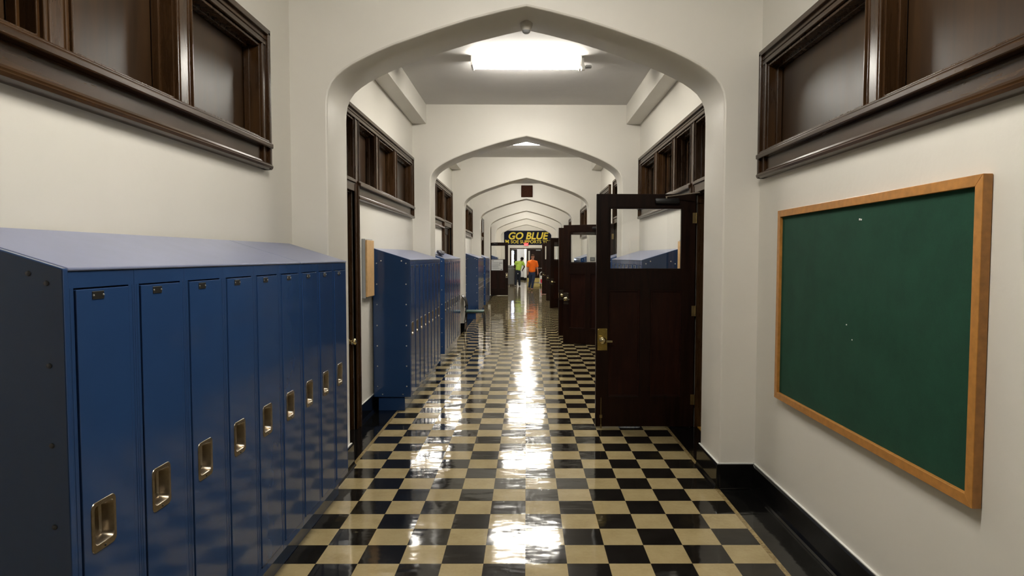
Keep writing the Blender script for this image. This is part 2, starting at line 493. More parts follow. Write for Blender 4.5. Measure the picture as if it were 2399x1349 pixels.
# baseboards
def base_profile(side):   # (x, z) black base with a coved foot, against a plane at 0, standing out to +side
    return [(0, 0), (side * .045, 0), (side * .032, .012), (side * .024, .035), (side * .022, .168), (side * .014, .18), (0, .18)]
for side, sx in (('L', -1), ('R', 1)):
    mb = MB(); ck = MB()
    gaps = sorted([(d[0] - .10, d[1] + .13) for u in units[side] for d in u[3]] + [(a, a + ATH) for a in ARCH])
    y = YB
    for g in gaps + [(END, END)]:
        if g[0] > y + .02:
            mb.prism([(sx * WX + p[0], p[1]) for p in base_profile(-sx)], 'y', y, g[0])
            ck.box(sx * WX, sx * (WX - .012), y, g[0], .18, .1845)
        y = max(y, g[1])
    for a in ARCH:
        mb.prism([(sx * PX + p[0], p[1]) for p in base_profile(-sx)], 'y', a - .022, a + ATH + .022)
        ck.box(sx * PX, sx * (PX - .012), a - .010, a + ATH + .010, .18, .1845)
        ck.box(sx * PX, sx * WX, a - .010, a, .18, .1845)
        for yy, sg in ((a, -1), (a + ATH, 1)):
            x0, x1 = sorted((sx * (PX - .0), sx * (WX - .0)))
            mb.box(x0, x1, yy, yy + sg * .022, 0, .18)
            mb.box(x0, x1, yy, yy + sg * .04, 0, .012)
    struct(ck, 'trim_caulk', M['white'])
    struct(mb, 'baseboard_left' if sx < 0 else 'baseboard_right', M['black'], bevel=.004)

# ------------------------------------------------------------------ transom windows with their casings
wn = 0
for side, sx in (('L', -1), ('R', 1)):
    for u in units[side]:
        y0, y1, ml, doors, kind = u
        wn += 1
        root = structroot('window_%d' % wn, (sx * WX, (y0 + y1) / 2, 2.22))
        X = lambda d: sx * (WX - d)          # d metres out of the wall
        # door-side piers carry the casing to the floor
        def bx(mb, d0, d1, a, b_, z0, z1): mb.box(X(d0), X(d1), a, b_, z0, z1)
        lo, hi = y0, y1
        dspans = [(d[0], d[1]) for d in doors]
        # head casing
        mb = MB()
        bx(mb, 0, .048, y0, y1, 3.055, 3.09); bx(mb, 0, .030, y0 + .01, y1 - .01, 3.0, 3.058); bx(mb, 0, .036, y0 + .035, y1 - .035, 3.022, 3.028)
        bx(mb, 0, .038, y0 + .05, y1 - .05, 2.985, 3.003)
        part(mb, 'head_casing', M['woodh'], root, bevel=.006)
        # side casings
        for a, s_ in ((y0, 1), (y1, -1)):
            zb = 2.22
            for d in doors:
                if (s_ == 1 and abs(d[0] - a) < .3) or (s_ == -1 and abs(d[1] - a) < .3): zb = .0
            mb = MB()
            bx(mb, 0, .048, a, a + s_ * .032, zb, 3.075); bx(mb, 0, .030, a + s_ * .03, a + s_ * .085, zb, 3.01)
            bx(mb, 0, .036, a + s_ * .083, a + s_ * .10, zb, 2.99)
            part(mb, 'side_casing', M['wood'], root, bevel=.005)
        # mullions, beaded both sides, with deep reveals
        for m_ in ml:
            zb = 2.38
            for d in doors:
                if abs(d[1] - m_) < .2 or abs(d[0] - m_) < .2: zb = 0
            mb = MB()
            bx(mb, -.02, .026, m_ - MW / 2 + .012, m_ + MW / 2 - .012, zb, 2.99)
            for e in (-1, 1):
                bx(mb, -.02, .034, m_ + e * (MW / 2 - .012), m_ + e * (MW / 2), zb, 2.99)
                bx(mb, 0, .030, m_ + e * (MW / 2 - .040), m_ + e * (MW / 2 - .030), zb, 2.985)
            part(mb, 'mullion', M['wood'], root, bevel=.004)
        # rails, sill and frieze between doors
        segs = []; y = y0
        for d in sorted(dspans):
            if d[0] - .12 > y + .2: segs.append((y, d[0] - .1))
            y = d[1] + .1
        if y1 > y + .25: segs.append((y, y1))
        for a, b_ in segs:
            mb = MB(); bx(mb, 0, .060, a + .004, b_ - .004, 2.352, 2.385); bx(mb, 0, .045, a + .004, b_ - .004, 2.384, 2.402)
            part(mb, 'sill', M['woodh'], root, bevel=.007)
            mb = MB(); bx(mb, 0, .018, a + .02, b_ - .02, 2.26, 2.353); bx(mb, 0, .03, a, a + .03, 2.24, 2.353); bx(mb, 0, .03, b_ - .03, b_, 2.24, 2.353)
            part(mb, 'frieze', M['woodh'], root, bevel=.004)
            mb = MB(); pr = [(0, 2.22), (.034, 2.22), (.05, 2.228), (.054, 2.242), (.046, 2.256), (.03, 2.262), (.026, 2.272), (0, 2.272)]
            mb.prism([(X(d), z) for d, z in pr], 'y', a, b_)
            part(mb, 'apron_moulding', M['woodh'], root, smooth=True)
            # short casing ends on the free side
        for d in dspans:
            mb = MB(); bx(mb, 0, .03, d[0] - .01, d[1] + .01, 2.29, 2.375); bx(mb, 0, .045, d[0] - .01, d[1] + .01, 2.372, 2.402)
            bx(mb, -.2, 0, d[0], d[1], 2.27, 2.31)
            part(mb, 'door_head', M['woodh'], root, bevel=.005)
            for e, s_ in ((d[0], 1), (d[1], -1)):
                mb = MB(); bx(mb, -.21, .0, e, e + s_ * .022, 0, 2.28); bx(mb, -.12, -.07, e + s_ * .02, e + s_ * .034, 0, 2.28)
                part(mb, 'jamb', M['wood'], root, bevel=.003)
            # an outer jamb casing where no mullion or end casing stands
            for e, s_ in ((d[0], -1), (d[1], 1)):
                near = [abs(e - y0), abs(e - y1)] + [abs(e - m_) for m_ in ml]
                mb = MB(); bx(mb, 0, .030, e, e + s_ * .09, 0, 2.36); bx(mb, 0, .044, e + s_ * .086, e + s_ * .112, 0, 2.36)
                bx(mb, 0, .037, e, e + s_ * .016, 0, 2.36)
                part(mb, 'door_casing', M['wood'], root, bevel=.005)
        # lights: reveals, stops and panel or glass
        for a, b_ in lights_of(u):
            mb = MB()
            mb.holes(a, b_, TZ0, TZ1, [(a + .016, b_ - .016, TZ0 + .016, TZ1 - .016)], lambda p, q, d: (X(d), p, q), .021, -.14)
            mb.holes(a + .014, b_ - .014, TZ0 + .014, TZ1 - .014, [(a + .032, b_ - .032, TZ0 + .032, TZ1 - .032)], lambda p, q, d: (X(d), p, q), -.035, -.07)
            part(mb, 'reveal', M['wood'], root, bevel=.003)
            if kind == 'panel':
                mb = MB(); bx(mb, -.075, -.095, a + .01, b_ - .01, TZ0 + .01, TZ1 - .01)
                part(mb, 'panel', M['panel'], root)
            else:
                mb = MB()
                mb.holes(a + .014, b_ - .014, TZ0 + .014, TZ1 - .014, [(a + .07, b_ - .07, TZ0 + .07, TZ1 - .07)], lambda p, q, d: (X(d), p, q), -.09, -.125)
                part(mb, 'sash', M['wood'], root, bevel=.003)
                mb = MB(); bx(mb, -.104, -.110, a + .06, b_ - .06, TZ0 + .06, TZ1 - .06)
                part(mb, 'pane', M['glass'], root)

# ------------------------------------------------------------------ rooms behind the doorways
mb = MB(); mb.box(WX + .22, 5.2, 4.8, 31, -.2, 0); struct(mb, 'floor_classroom', M['woodfloor'])
mb = MB(); mb.box(WX + .2, 5.2, 4.8, 31, CZ, CZ + .1); struct(mb, 'ceiling_classroom', M['ceil'])
mb = MB(); mb.box(5.2, 5.4, 4.6, 31.2, -.2, CZ + .1); mb.box(WX + .22, 5.2, 4.6, 4.8, -.2, CZ); mb.box(WX + .22, 5.2, 31, 31.2, -.2, CZ)
mb.box(WX + .22, 5.2, 9.9, 10.0, 0, CZ)
struct(mb, 'wall_classroom', M['roomwall'])
# thresholds in every doorway
for side, sx in (('L', -1), ('R', 1)):
    for u in units[side]:
        for d in u[3]:
            mb = MB(); mb.box(sx * (WX + .03), sx * (WX + .22), d[0], d[1], 0, .008)
            o = struct(mb, 'trim_threshold', M['woodfloor'] if sx > 0 else M['wood'])

# ------------------------------------------------------------------ doors
dn = 0
def local_to(root_loc, ang):
    return Matrix.Translation(root_loc) @ Matrix.Rotation(ang, 4, 'Z')

def door(hinge, ang, width, side_knob=1, closer=True, panel_only=False, lite=None, kind='glass', lever=True, detail=True, plate='dull'):
    """leaf drawn in local space: hinge edge at x=0, free edge at x=width, faces at y=0 and y=-0.045 (the -y face is seen)"""
    global dn
    dn += 1
    root = bpy.data.objects.new('door_%d' % dn, None); COL.objects.link(root)
    root.location = hinge; root.rotation_euler = (0, 0, ang); root['kind'] = 'structure'
    Hh = 2.28; z0 = .012; t0, t1 = -.045, 0
    st = .125
    G = (st, width - st, 1.55, 2.15)                      # glass opening
    P1 = (st, width / 2 - .055, .31, 1.35); P2 = (width / 2 + .055, width - st, .31, 1.35)
    hs = [P1, P2]
    if kind in ('glass',): hs.append(G)
    elif kind == 'solid': hs.append(G)
    def b(mb, name, mat, par=None, **kw): return mb.build(name, mat, par or root, origin=None, **kw)
    mb = MB(); mb.holes(0, width, z0, Hh, hs, lambda u, v, d: (u, d, v), t0, t1)
    b(mb, 'leaf', M['door'], bevel=.003)
    for P in (P1, P2):
        mb = MB(); mb.box(P[0] - .004, P[1] + .004, -.030, -.015, P[2] - .004, P[3] + .004)
        for q in (0, 1):   # sticking around the panel
            yy = (t0 + .004, -.030) if q == 0 else (-.015, t1 - .004)
            mb.holes(P[0], P[1], P[2], P[3], [(P[0] + .014, P[1] - .014, P[2] + .014, P[3] - .014)], lambda u, v, d: (u, d, v), *yy)
        b(mb, 'lower_panel', M['doorpanel'], bevel=.003)
    mb = MB()
    for q in (0, 1):
        yy = (t0 + .002, -.028) if q == 0 else (-.017, t1 - .002)
        mb.holes(G[0], G[1], G[2], G[3], [(G[0] + .012, G[1] - .012, G[2] + .012, G[3] - .012)], lambda u, v, d: (u, d, v), *yy)
    b(mb, 'glazing_bead', M['door'], bevel=.002)
    if kind == 'glass':
        b(MB().box(G[0], G[1], -.0255, -.0195, G[2], G[3]), 'glass_pane', M['glass'])
    else:
        b(MB().box(G[0], G[1], -.030, -.015, G[2], G[3]), 'upper_panel', M['panel'])
    # lock side hardware on both faces
    kx = width - .062
    for s_ in (-1, 1):
        yf = t0 if s_ < 0 else t1
        mb = MB(); mb.rbox(kx - .048, kx + .048, min(yf, yf + s_ * .004), max(yf, yf + s_ * .004), .763, .978, .0015, 1)
        pl = b(mb, 'lock_plate', M[plate])
        mb = MB(); prof = [(.030, 0), (.034, s_ * .004), (.030, s_ * .010), (.014, s_ * .016), (.013, s_ * .034), (.028, s_ * .042), (.034, s_ * .056), (.031, s_ * .070), (.018, s_ * .078), (.004, s_ * .080)]
        mb.lathe(prof, (kx, yf + s_ * .003, .865), 'y')
        kn = mb.build('knob', M['knob'], pl, smooth=True, angle=50)
        if lever and s_ < 0:
            mb = MB(); mb.rbox(kx - .092, kx - .01, yf - .066, yf - .052, .848, .868, .003)
            mb.build('thumb_lever', M['knob'], kn)
        if detail:
            for sz in (.772, .969):
                for sx_ in (-.04, .04):
                    mb = MB(); mb.ball((kx + sx_, yf + s_ * .004, sz), .004, 8, 6)
                    mb.build('screw', M['knob'], pl, smooth=True)
    b(MB().box(width, width + .0012, -.034, -.011, .81, .92), 'latch_plate', M['hinge'])
    for zz in (.28, 1.15, 2.05):
        mb = MB(); mb.tube([(-.006, t0 - .004, zz - .05), (-.006, t0 - .004, zz + .05)], .007, 10)
        mb.box(-.004, .03, t0 - .0015, t0, zz - .05, zz + .05)
        b(mb, 'hinge', M['hinge'], smooth=True)
    if closer:
        mb = MB(); mb.rbox(.17, .40, t0 - .055, t0, 2.185, 2.235, .012)
        cl = b(mb, 'door_closer', M['blackplastic'], smooth=True)
        mb = MB(); mb.tube([(.29, t0 - .03, 2.235), (.29, t0 - .03, 2.256)], .011, 10)
        mb.tube([(.30, t0 - .03, 2.25), (.02, t0 - .20, 2.275), (-.03, t0 - .06, 2.285)], .006, 8)
        mb.build('closer_arm', M['steel'], cl, smooth=True)
    return root

def swing(hx, hy, fx, fy, **kw):
    """door hung at (hx,hy) whose free edge is at (fx,fy), seen from the camera side"""
    w = math.hypot(fx - hx, fy - hy); a = math.atan2(fy - hy, fx - hx)
    return door((hx, hy, 0), a, w, **kw)

def swing_right(hx, hy, fx, fy, **kw):
    r_ = swing(hx, hy, fx, fy, **kw)
    # local -y must face the camera: for doors running towards -x mirror the leaf through its thickness
    for ch in r_.children_recursive:
        me = ch.data
        bm = bmesh.new(); bm.from_mesh(me)
        for v in bm.verts: v.co.y = -v.co.y - 0.0
        bmesh.ops.reverse_faces(bm, faces=bm.faces[:]); bm.to_mesh(me); bm.free()
    return r_

d1 = swing_right(1.640, 6.345, .682, 6.345, plate='brass')
# foot bolt at the bottom of the near leaf
mb = MB(); mb.tube([(.905, .053, .03), (.905, .053, .30)], .004, 8); mb.box(.893, .917, .045, .055, .10, .13); mb.tube([(.905, .053, .0), (.905, .053, .035)], .008, 10)
mb.build('foot_bolt', M['hinge'], d1, smooth=True)
swing_right(1.635, 12.13, .735, 12.56)
swing_right(1.635, 13.98, .68, 13.72)
swing_right(1.635, 21.3, .76, 21.0, detail=False)
swing_right(1.635, 24.78, .76, 24.8, detail=False)
swing_right(1.635, 29.18, .70, 29.12, detail=False)
dl = swing(-1.635, 28.0, -.78, 28.0, lever=False, detail=False, plate='steel')
# closed doors in the left doorways
for (a, b_) in ((5.30, 6.24), (13.02, 14.22), (23.74, 24.74)):
    r_ = door((-WX - .075, a + .022, 0), PI / 2, b_ - a - .044, kind='solid', closer=False, detail=False)
    for ch in r_.children_recursive: pass

# ------------------------------------------------------------------ end wall, double doors and the room beyond
mb = MB(); mb.holes(-WX, WX, 0, CZ, [(-1.02, 1.10, 0, 2.19)], lambda u, v, d: (u, d, v), END, END + .2)
struct(mb, 'wall_end', M['wall'])
mb = MB()
for a, b_ in ((-1.06, -1.0), (1.08, 1.14)): mb.box(a, b_, END - .02, END + .2, 0, 2.23)
mb.box(-1.06, 1.14, END - .02, END + .2, 2.17, 2.23)
struct(mb, 'trim_end_doorway', M['wood'], bevel=.004)
mb = MB(); mb.box(-WX, -1.06, END - .022, END, 0, .18); mb.box(1.14, WX, END - .022, END, 0, .18)
struct(mb, 'baseboard_end', M['black'])
rt = structroot('door_21', (1.08, END + .05, 0))
part(MB().holes(.035, 1.078, .01, 2.165, [(.13, .23, 1.05, 2.05)], lambda u, v, d: (u, d, v), END + .04, END + .085), 'leaf', M['door'], rt, bevel=.003)
part(MB().box(.13, .23, END + .06, END + .066, 1.05, 2.05), 'glass_pane', M['glass'], rt)
part(MB().rbox(.06, 1.05, END + .034, END + .04, .03, .30, .002, 1), 'kick_plate', M['kick'], rt)
part(MB().tube([(.12, END - .02, .93), (1.0, END - .02, .93)], .016).box(.12, .17, END - .02, END + .04, .9, .96).box(.95, 1.0, END - .02, END + .04, .9, .96), 'panic_bar', M['greylite'], rt)
part(MB().rbox(.62, .92, END - .02, END + .04, 2.06, 2.12, .01), 'door_closer', M['greylite'], rt)
rt = structroot('door_22', (-1.0, END + .14, 0))
aa = math.atan2(.95, .40)
w_ = 1.0
o = MB().holes(0, w_, .01, 2.165, [(.14, .56, .98, 2.05)], lambda u, v, d: (u, d, v), 0, .045).build('leaf', M['door'], rt, bevel=.003)
o2 = MB().box(.14, .56, .02, .026, .98, 2.05).build('glass_pane', M['glass'], rt)
o3 = MB().rbox(.05, .32, -.05, 0, 2.06, 2.12, .01).build('door_closer', M['greylite'], rt)
rt.rotation_euler = (0, 0, aa)
# room beyond
struct(MB().box(-3.2, 3.2, END, 48, -.2, 0), 'floor_lobby', M['floor'])
struct(MB().box(-3.2, 3.2, END + .2, 48.2, 3.0, 3.1), 'ceiling_lobby', M['ceil'])
mb = MB(); mb.holes(-3.2, 3.2, 0, 3.0, [(-1.30, -.86, .95, 2.1)], lambda u, v, d: (u, d, v), 47, 47.2)
mb.box(-3.4, -3.2, END + .2, 47.2, 0, 3); mb.box(3.2, 3.4, END + .2, 47.2, 0, 3)
mb.box(-3.4, -WX, END, END + .2, 0, 3.1); mb.box(WX, 3.4, END, END + .2, 0, 3.1)
mb.box(-.14, 0.0, 45.6, 47, 0, 3)
struct(mb, 'wall_lobby', M['wall'])
mb = MB(); mb.box(-3.2, -.14, 46.97, 47, 0, .2); mb.box(-.165, .02, 45.57, 47, 0, .2); struct(mb, 'baseboard_lobby', M['black'])
rt = structroot('window_31', (-1.08, 47.1, .95))
part(MB().box(-1.30, -.86, 47.12, 47.13, .95, 2.1), 'pane', M['daylight'], rt)
part(MB().holes(-1.34, -.82, .91, 2.14, [(-1.30, -.86, .95, 2.1)], lambda u, v, d: (u, d, v), 46.97, 47.0), 'window_frame', M['white'], rt)

# ================================================================== CEILING LIGHTS
def ceiling_light(y, lab, lens='lens', z=CZ, sensor=False):
    t = thing('ceiling_light', lab, 'ceiling light', (0, y, z - .12), 'ceiling lights down the corridor')
    hw, hd = .60, .105
    part(MB().box(-hw, hw, y - hd + .01, y + hd - .01, z - .035, z), 'housing', M['white'], t, bevel=.003)
    mb = MB()
    prof = [(-hd, -.03), (-hd - .003, -.06), (-hd + .012, -.092), (-hd + .045, -.104), (hd - .045, -.104), (hd - .012, -.092), (hd + .003, -.06), (hd, -.03)]
    mb.prism([(y + p[0], z + p[1]) for p in prof], 'x', -hw + .012, hw - .012)
    part(mb, 'diffuser', M[lens], t, smooth=True, angle=40)
    for s_ in (-1, 1):
        mb = MB(); mb.rbox(s_ * hw - .012, s_ * hw + .012, y - hd - .004, y + hd + .004, z - .108, z, .004)
        part(mb, 'end_cap', M['white'], t)
    return t
LY = [2.15, 7.36, 12.33, 17.4, 22.6, 27.75, 33.0, 39.0]
names = ['fluorescent ceiling light above the foreground lockers and green board',
 'bright fluorescent ceiling light between the first and second arches', 'fluorescent ceiling light glimpsed under the peak of the second arch',
 'fluorescent ceiling light just past the third arch', 'fluorescent ceiling light just past the arch with the brown wooden box',
 'fluorescent ceiling light just past the fifth arch', 'fluorescent ceiling light just past the sixth arch', 'fluorescent ceiling light nearest the banner at the far end']
for y, l in zip(LY, names):
    cl_ = ceiling_light(y, l)
    if abs(y - 7.36) < .1: sensor_light = cl_
t = ceiling_light(44.6, 'fluorescent ceiling light in the room beyond the far double doors', 'lens_end', 3.0)

t = sensor_light
sb = part(MB().rbox(.612, .640, 7.30, 7.36, 3.75, 3.875, .006), 'sensor_bracket', M['white'], t)
part(MB().rbox(.606, .648, 7.28, 7.34, 3.735, 3.79, .010, 3), 'swivel_head', M['white'], sb, smooth=True)
part(MB().rbox(.652, .722, 7.28, 7.33, 3.755, 3.79, .014, 3), 'sensor_eye', M['greylite'], sb, smooth=True)

t = thing('smoke_detector', 'round beige smoke detector under the peak of the nearest arch', 'smoke detector', (0, 4.96, 3.335))
part(MB().lathe([(.030, -.062), (.040, -.045), (.047, -.02), (.048, 0)], (0, 4.96, 3.424), 'z', 28), 'body', M['wall'], t, smooth=True)
part(MB().lathe([(.004, -.084), (.018, -.081), (.028, -.072), (.031, -.060)], (0, 4.96, 3.424), 'z', 28), 'lens_cap', M['greylite'], t, smooth=True)

# ================================================================== LOCKERS
P_ = .3048; LT = 1.635; LB = .155; FX = 1.25
def locker_proto(detail):
    """local space: front at x=0 facing +x, body back to x=-.36, y 0..P_, z as in the room"""
    t = thing('locker', 'x', 'locker', (0, 0, 0))
    W = P_; y0, y1 = .026, W - .030; z0, z1 = .192, 1.584
    mb = MB()
    mb.box(-.365, -.042, .0008, W - .0008, LB, LT - .004)
    mb.holes(.0008, W - .0008, LB, LT - .004, [(y0, y1, z0, z1)], lambda u, v, d: (d, u, v), 0, -.044)
    mb.box(0, .0012, .010, .0125, z0, z1) ; mb.box(0, .0012, W - .0125, W - .010, z0, z1)
    body = part(mb, 'body', M['blue'], t, bevel=.0015, seg=1)
    g = .0045
    hy, hz = .118, .885                               # centre of the handle cup
    hw, hh = .044, .060
    mb = MB()
    mb.holes(y0 + g, y1 - g, z0 + g, z1 - g, [(hy - hw, hy + hw, hz - hh, hz + hh)], lambda u, v, d: (d, u, v), .004, -.012)
    dr = part(mb, 'door', M['blue'], t, bevel=.002)
    # recessed cup
    def rr(w, h, cy, cz, x, r, n=4):
        pts = []
        for qx, qz, a0 in ((1, 1, 0), (-1, 1, 90), (-1, -1, 180), (1, -1, 270)):
            for k_ in range(n + 1):
                a = math.radians(a0 + 90 * k_ / n)
                pts.append((x, cy + qx * (w - r) + math.cos(a) * r, cz + qz * (h - r) + math.sin(a) * r))
        return pts
    bm = bmesh.new()
    loops = [rr(.056, .074, hy, hz, .0042, .018), rr(.055, .073, hy, hz, .0062, .018), rr(.044, .058, hy, hz + .004, .0066, .014),
             rr(.041, .055, hy, hz + .004, .002, .014), rr(.036, .049, hy, hz + .003, -.026, .012), rr(.030, .042, hy, hz + .003, -.031, .010)]
    vv = [[bm.verts.new(p) for p in L] for L in loops]
    for i in range(len(vv) - 1):
        n_ = len(vv[i])
        for k_ in range(n_): bm.faces.new([vv[i][k_], vv[i][(k_ + 1) % n_], vv[i + 1][(k_ + 1) % n_], vv[i + 1][k_]])
    bm.faces.new(vv[-1])
    w = MB(); w.bm.free(); w.bm = bm
    cup = part(w, 'handle_cup', M['steel'], dr, smooth=True, angle=35)
    if detail:
        mb = MB(); mb.prism([(-.032, hy - .014), (-.024, hy - .002), (-.024, hy + .002), (-.032, hy + .014)], 'z', hz - .036, hz + .04)
        part(mb, 'latch_ridge', M['steel'], dr, bevel=.003)
        mb = MB(); mb.ball((-.026, hy - .018, hz + .036), .011, 12, 8, (.5, 1, 1))
        part(mb, 'latch_hole', M['blackplastic'], dr, smooth=True)
        mb = MB(); mb.ball((.0066, hy, hz - .066), .0035, 8, 6)
        part(mb, 'lock_hole', M['blackplastic'], dr)
    mb = MB(); mb.rbox(.004, .0062, hy + .004 - .026, hy + .004 + .026, 1.549, 1.572, .0008, 1)
    pl = part(mb, 'number_plate', M['plate'], dr)
    if detail:
        for e in (-.022, .022):
            part(MB().ball((.0062, hy + .004 + e, 1.5605), .003, 8, 6), 'rivet', M['rivet'], dr)
    return t
near_locker = locker_proto(True)
far_locker = locker_proto(False)
used = set()
def bank(side, y0, n, fx, place, name_group, sections, near_panel=True, detail=False):
    """n lockers from y0; sections = number of lockers under each length of sloped top"""
    sx = -1 if side == 'L' else 1
    ords = ['nearest', 'second', 'third', 'fourth', 'fifth', 'sixth', 'seventh', 'eighth', 'ninth']
    for i in range(n):
        proto = near_locker if detail else far_locker
        key = id(proto)
        c = proto if key not in used else copy_tree(proto)
        used.add(key)
        yy = y0 + .022 + i * P_
        if side == 'L': c.location = (-fx, yy, 0); c.rotation_euler = (0, 0, 0)
        else: c.location = (fx, yy + P_, 0); c.rotation_euler = (0, 0, PI)
        nm = ords[i] if i < n - 1 else 'farthest'
        c['label'] = 'blue steel locker, %s in the %s' % ('the ' + nm if nm != 'nearest' else 'nearest one', place)
        c['category'] = 'locker'; c['group'] = name_group
    yend = y0 + .022 + n * P_
    # base
    o = MB().box(sx * (fx + .065), sx * (WX - .06), y0 + .03, yend - .01, 0, LB - .001).build('plinth', M['blue'], None, bevel=.003)
    tag(o, 'recessed blue steel plinth under the %s' % place, 'plinth')
    # sloped hood in one or two lengths
    ya = y0 + (.023 if near_panel else 0); k0 = 0
    hood = thing('sloped_hood', 'sloped blue hood over the %s' % place, 'hood', (sx * (fx + .19), y0, LT))
    for si, s_ in enumerate(sections):
        yb_ = y0 + .022 + (k0 + s_) * P_ + (.004 if k0 + s_ == n else 0)
        mb = MB()
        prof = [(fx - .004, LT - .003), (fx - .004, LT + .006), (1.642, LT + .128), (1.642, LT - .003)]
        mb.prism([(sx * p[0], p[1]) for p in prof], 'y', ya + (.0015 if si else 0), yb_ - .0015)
        part(mb, 'hood_section', M['bluetop_sheen'], hood, bevel=.003)
        ya = yb_; k0 += s_
    # end cover facing the camera
    if near_panel:
        ec = thing('end_cover', 'blue end cover closing the %s' % place, 'end cover', (sx * (fx + .19), y0, LB))
        mb = MB()
        prof = [(fx - .006, LB), (fx - .006, LT + .004), (1.644, LT + .128), (1.644, LB)]
        mb.prism([(sx * p[0], p[1]) for p in prof], 'y', y0, y0 + .021)
        ep = part(mb, 'sheet', M['blue'], ec, bevel=.003)
        zs = [1.60, 1.376, 1.157, .931, .71, .49, .27]
        pts = [(xx, z) for z in zs for xx in (fx + .038, 1.603)] + [(fx + .086, 1.626), (1.556, 1.626), (fx + .08, .183), (1.55, .183)]
        for xx, z in pts:
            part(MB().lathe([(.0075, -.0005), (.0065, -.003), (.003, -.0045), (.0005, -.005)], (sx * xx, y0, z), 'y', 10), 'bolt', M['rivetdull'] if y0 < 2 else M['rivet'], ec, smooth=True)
    return yend

bank('L', 1.757, 9, FX, 'foreground left row', 'lockers in the foreground row on the left', [6, 3], detail=True)
bank('L', 6.985, 8, FX, 'left row between the first and second arches', 'lockers in the second row on the left', [4, 4])
bank('L', 10.08, 8, FX + .02, 'left row between the second and third arches', 'lockers in the third row on the left', [4, 4])
bank('L', 17.35, 7, 1.28, 'left row just before the fourth arch', 'lockers in the fourth row on the left', [7])
bank('L', 20.4, 8, 1.28, 'left row past the fourth arch', 'lockers in the fifth row on the left', [4, 4])
bank('L', 28.45, 4, 1.27, 'left row behind the far left door', 'lockers in the sixth row on the left', [4])
bank('R', 6.985, 8, FX, 'right row behind the nearest open door', 'lockers in the nearest row on the right', [4, 4])
bank('R', 10.08, 3, FX + .02, 'short right row past the second arch', 'lockers in the second row on the right', [3])
bank('R', 15.12, 7, FX + .02, 'right row past the third arch', 'lockers in the third row on the right', [7])

# crumpled bag on the third row
bm = bmesh.new(); bmesh.ops.create_icosphere(bm, subdivisions=4, radius=1)
rs = random.Random(3)
from mathutils import noise as mnoise
for v in bm.verts:
    d = mnoise.noise(v.co * 1.7) * .3 + mnoise.noise(v.co * 5) * .10
    v.co *= 1 + d
    v.co = Vector((v.co.x * .07, v.co.y * .22, v.co.z * .038))
w = MB(); w.bm.free(); w.bm = bm
o = w.build('plastic_bag', M['bag'], None, smooth=True, angle=180)
o.location = (-1.405, 10.75, 1.738); o.rotation_euler = (0, math.radians(18), .1)
tag(o, 'crumpled grey plastic bag lying on the sloped locker top past the second arch', 'bag')

# ================================================================== BOARDS ON THE WALLS
t = thing('notice_board', 'large empty green notice board in a honey oak frame on the right wall', 'notice board', (1.648, 3.25, .76))
by0, by1, bz0, bz1 = 2.312, 4.20, .762, 1.972
fw_ = .042
for nm, pr in (('bottom', [(by0, bz0), (by1, bz0), (by1 - fw_, bz0 + fw_), (by0 + fw_, bz0 + fw_)]), ('top', [(by0, bz1), (by0 + fw_, bz1 - fw_), (by1 - fw_, bz1 - fw_), (by1, bz1)]),
               ('near', [(by0, bz0), (by0 + fw_, bz0 + fw_), (by0 + fw_, bz1 - fw_), (by0, bz1)]), ('far', [(by1, bz0), (by1, bz1), (by1 - fw_, bz1 - fw_), (by1 - fw_, bz0 + fw_)])):
    mb = MB(); mb.prism(pr, 'x', 1.622, WX - .002)
    part(mb, 'frame_rail', M['oak'], t, bevel=.002)
part(MB().box(1.640, 1.652, by0 + .03, by1 - .03, bz0 + .03, bz1 - .03), 'tack_surface', M['green'], t)
for (yy, zz, s_) in ((3.195, 1.86, .006), (3.18, 1.858, .005), (3.30, 1.33, .004), (3.24, 1.26, .0035)):
    part(MB().rbox(1.6375, 1.6402, yy - s_, yy + s_, zz - s_ * .8, zz + s_ * .8, .001, 1), 'staple', M['paper'], t)

def wood_board(sx, y0, y1, z0, z1, lab):
    t = thing('wooden_board', lab, 'board', (sx * (WX - .02), (y0 + y1) / 2, z0), 'pale wooden boards on the walls')
    part(MB().box(sx * (WX - .034), sx * WX, y0 - .012, y1 + .012, z0 - .012, z1 + .012), 'backing', M['greylite'], t, bevel=.002)
    part(MB().box(sx * (WX - .052), sx * (WX - .034), y0, y1, z0, z1), 'face', M['birch'], t, bevel=.003)
wood_board(-1, 6.60, 6.90, 1.26, 1.84, 'pale wooden board on the left wall beside the nearest doorway')
wood_board(1, 6.62, 6.90, 1.26, 1.84, 'pale wooden board on the right wall, seen through the glass of the nearest door')
wood_board(-1, 16.9, 17.28, 1.23, 1.88, 'pale wooden board on the left wall past the third arch')

t = thing('wall_speaker', 'square dark brown wooden speaker box on the face of the fourth arch', 'speaker', (.018, 19.75, 3.475))
part(MB().rbox(-.155, .19, 19.72, 19.80, 3.475, 3.82, .008), 'case', M['grille'], t)
part(MB().box(-.135, .17, 19.714, 19.722, 3.495, 3.80), 'grille', M['grille'], t, bevel=.002)
t = thing('wall_speaker', 'tall brown wooden speaker box high on the left wall just past the fourth arch', 'speaker', (-1.58, 22.9, 2.5))
part(MB().rbox(-WX, -1.535, 22.7, 23.0, 2.50, 3.0, .01), 'case', M['wood'], t)
part(MB().box(-1.535, -1.515, 22.72, 22.98, 2.52, 2.97), 'grille', M['greylite'], t, bevel=.004)
t = thing('room_sign', 'small dark room number plate on the right pier of the third arch', 'sign', (1.49, 14.56, 1.58))
part(MB().rbox(1.43, 1.54, 14.572, 14.58, 1.575, 1.665, .002, 1), 'plate', M['grey'], t)
part(MB().box(1.455, 1.515, 14.5705, 14.572, 1.61, 1.635), 'lettering', M['greylite'], t)

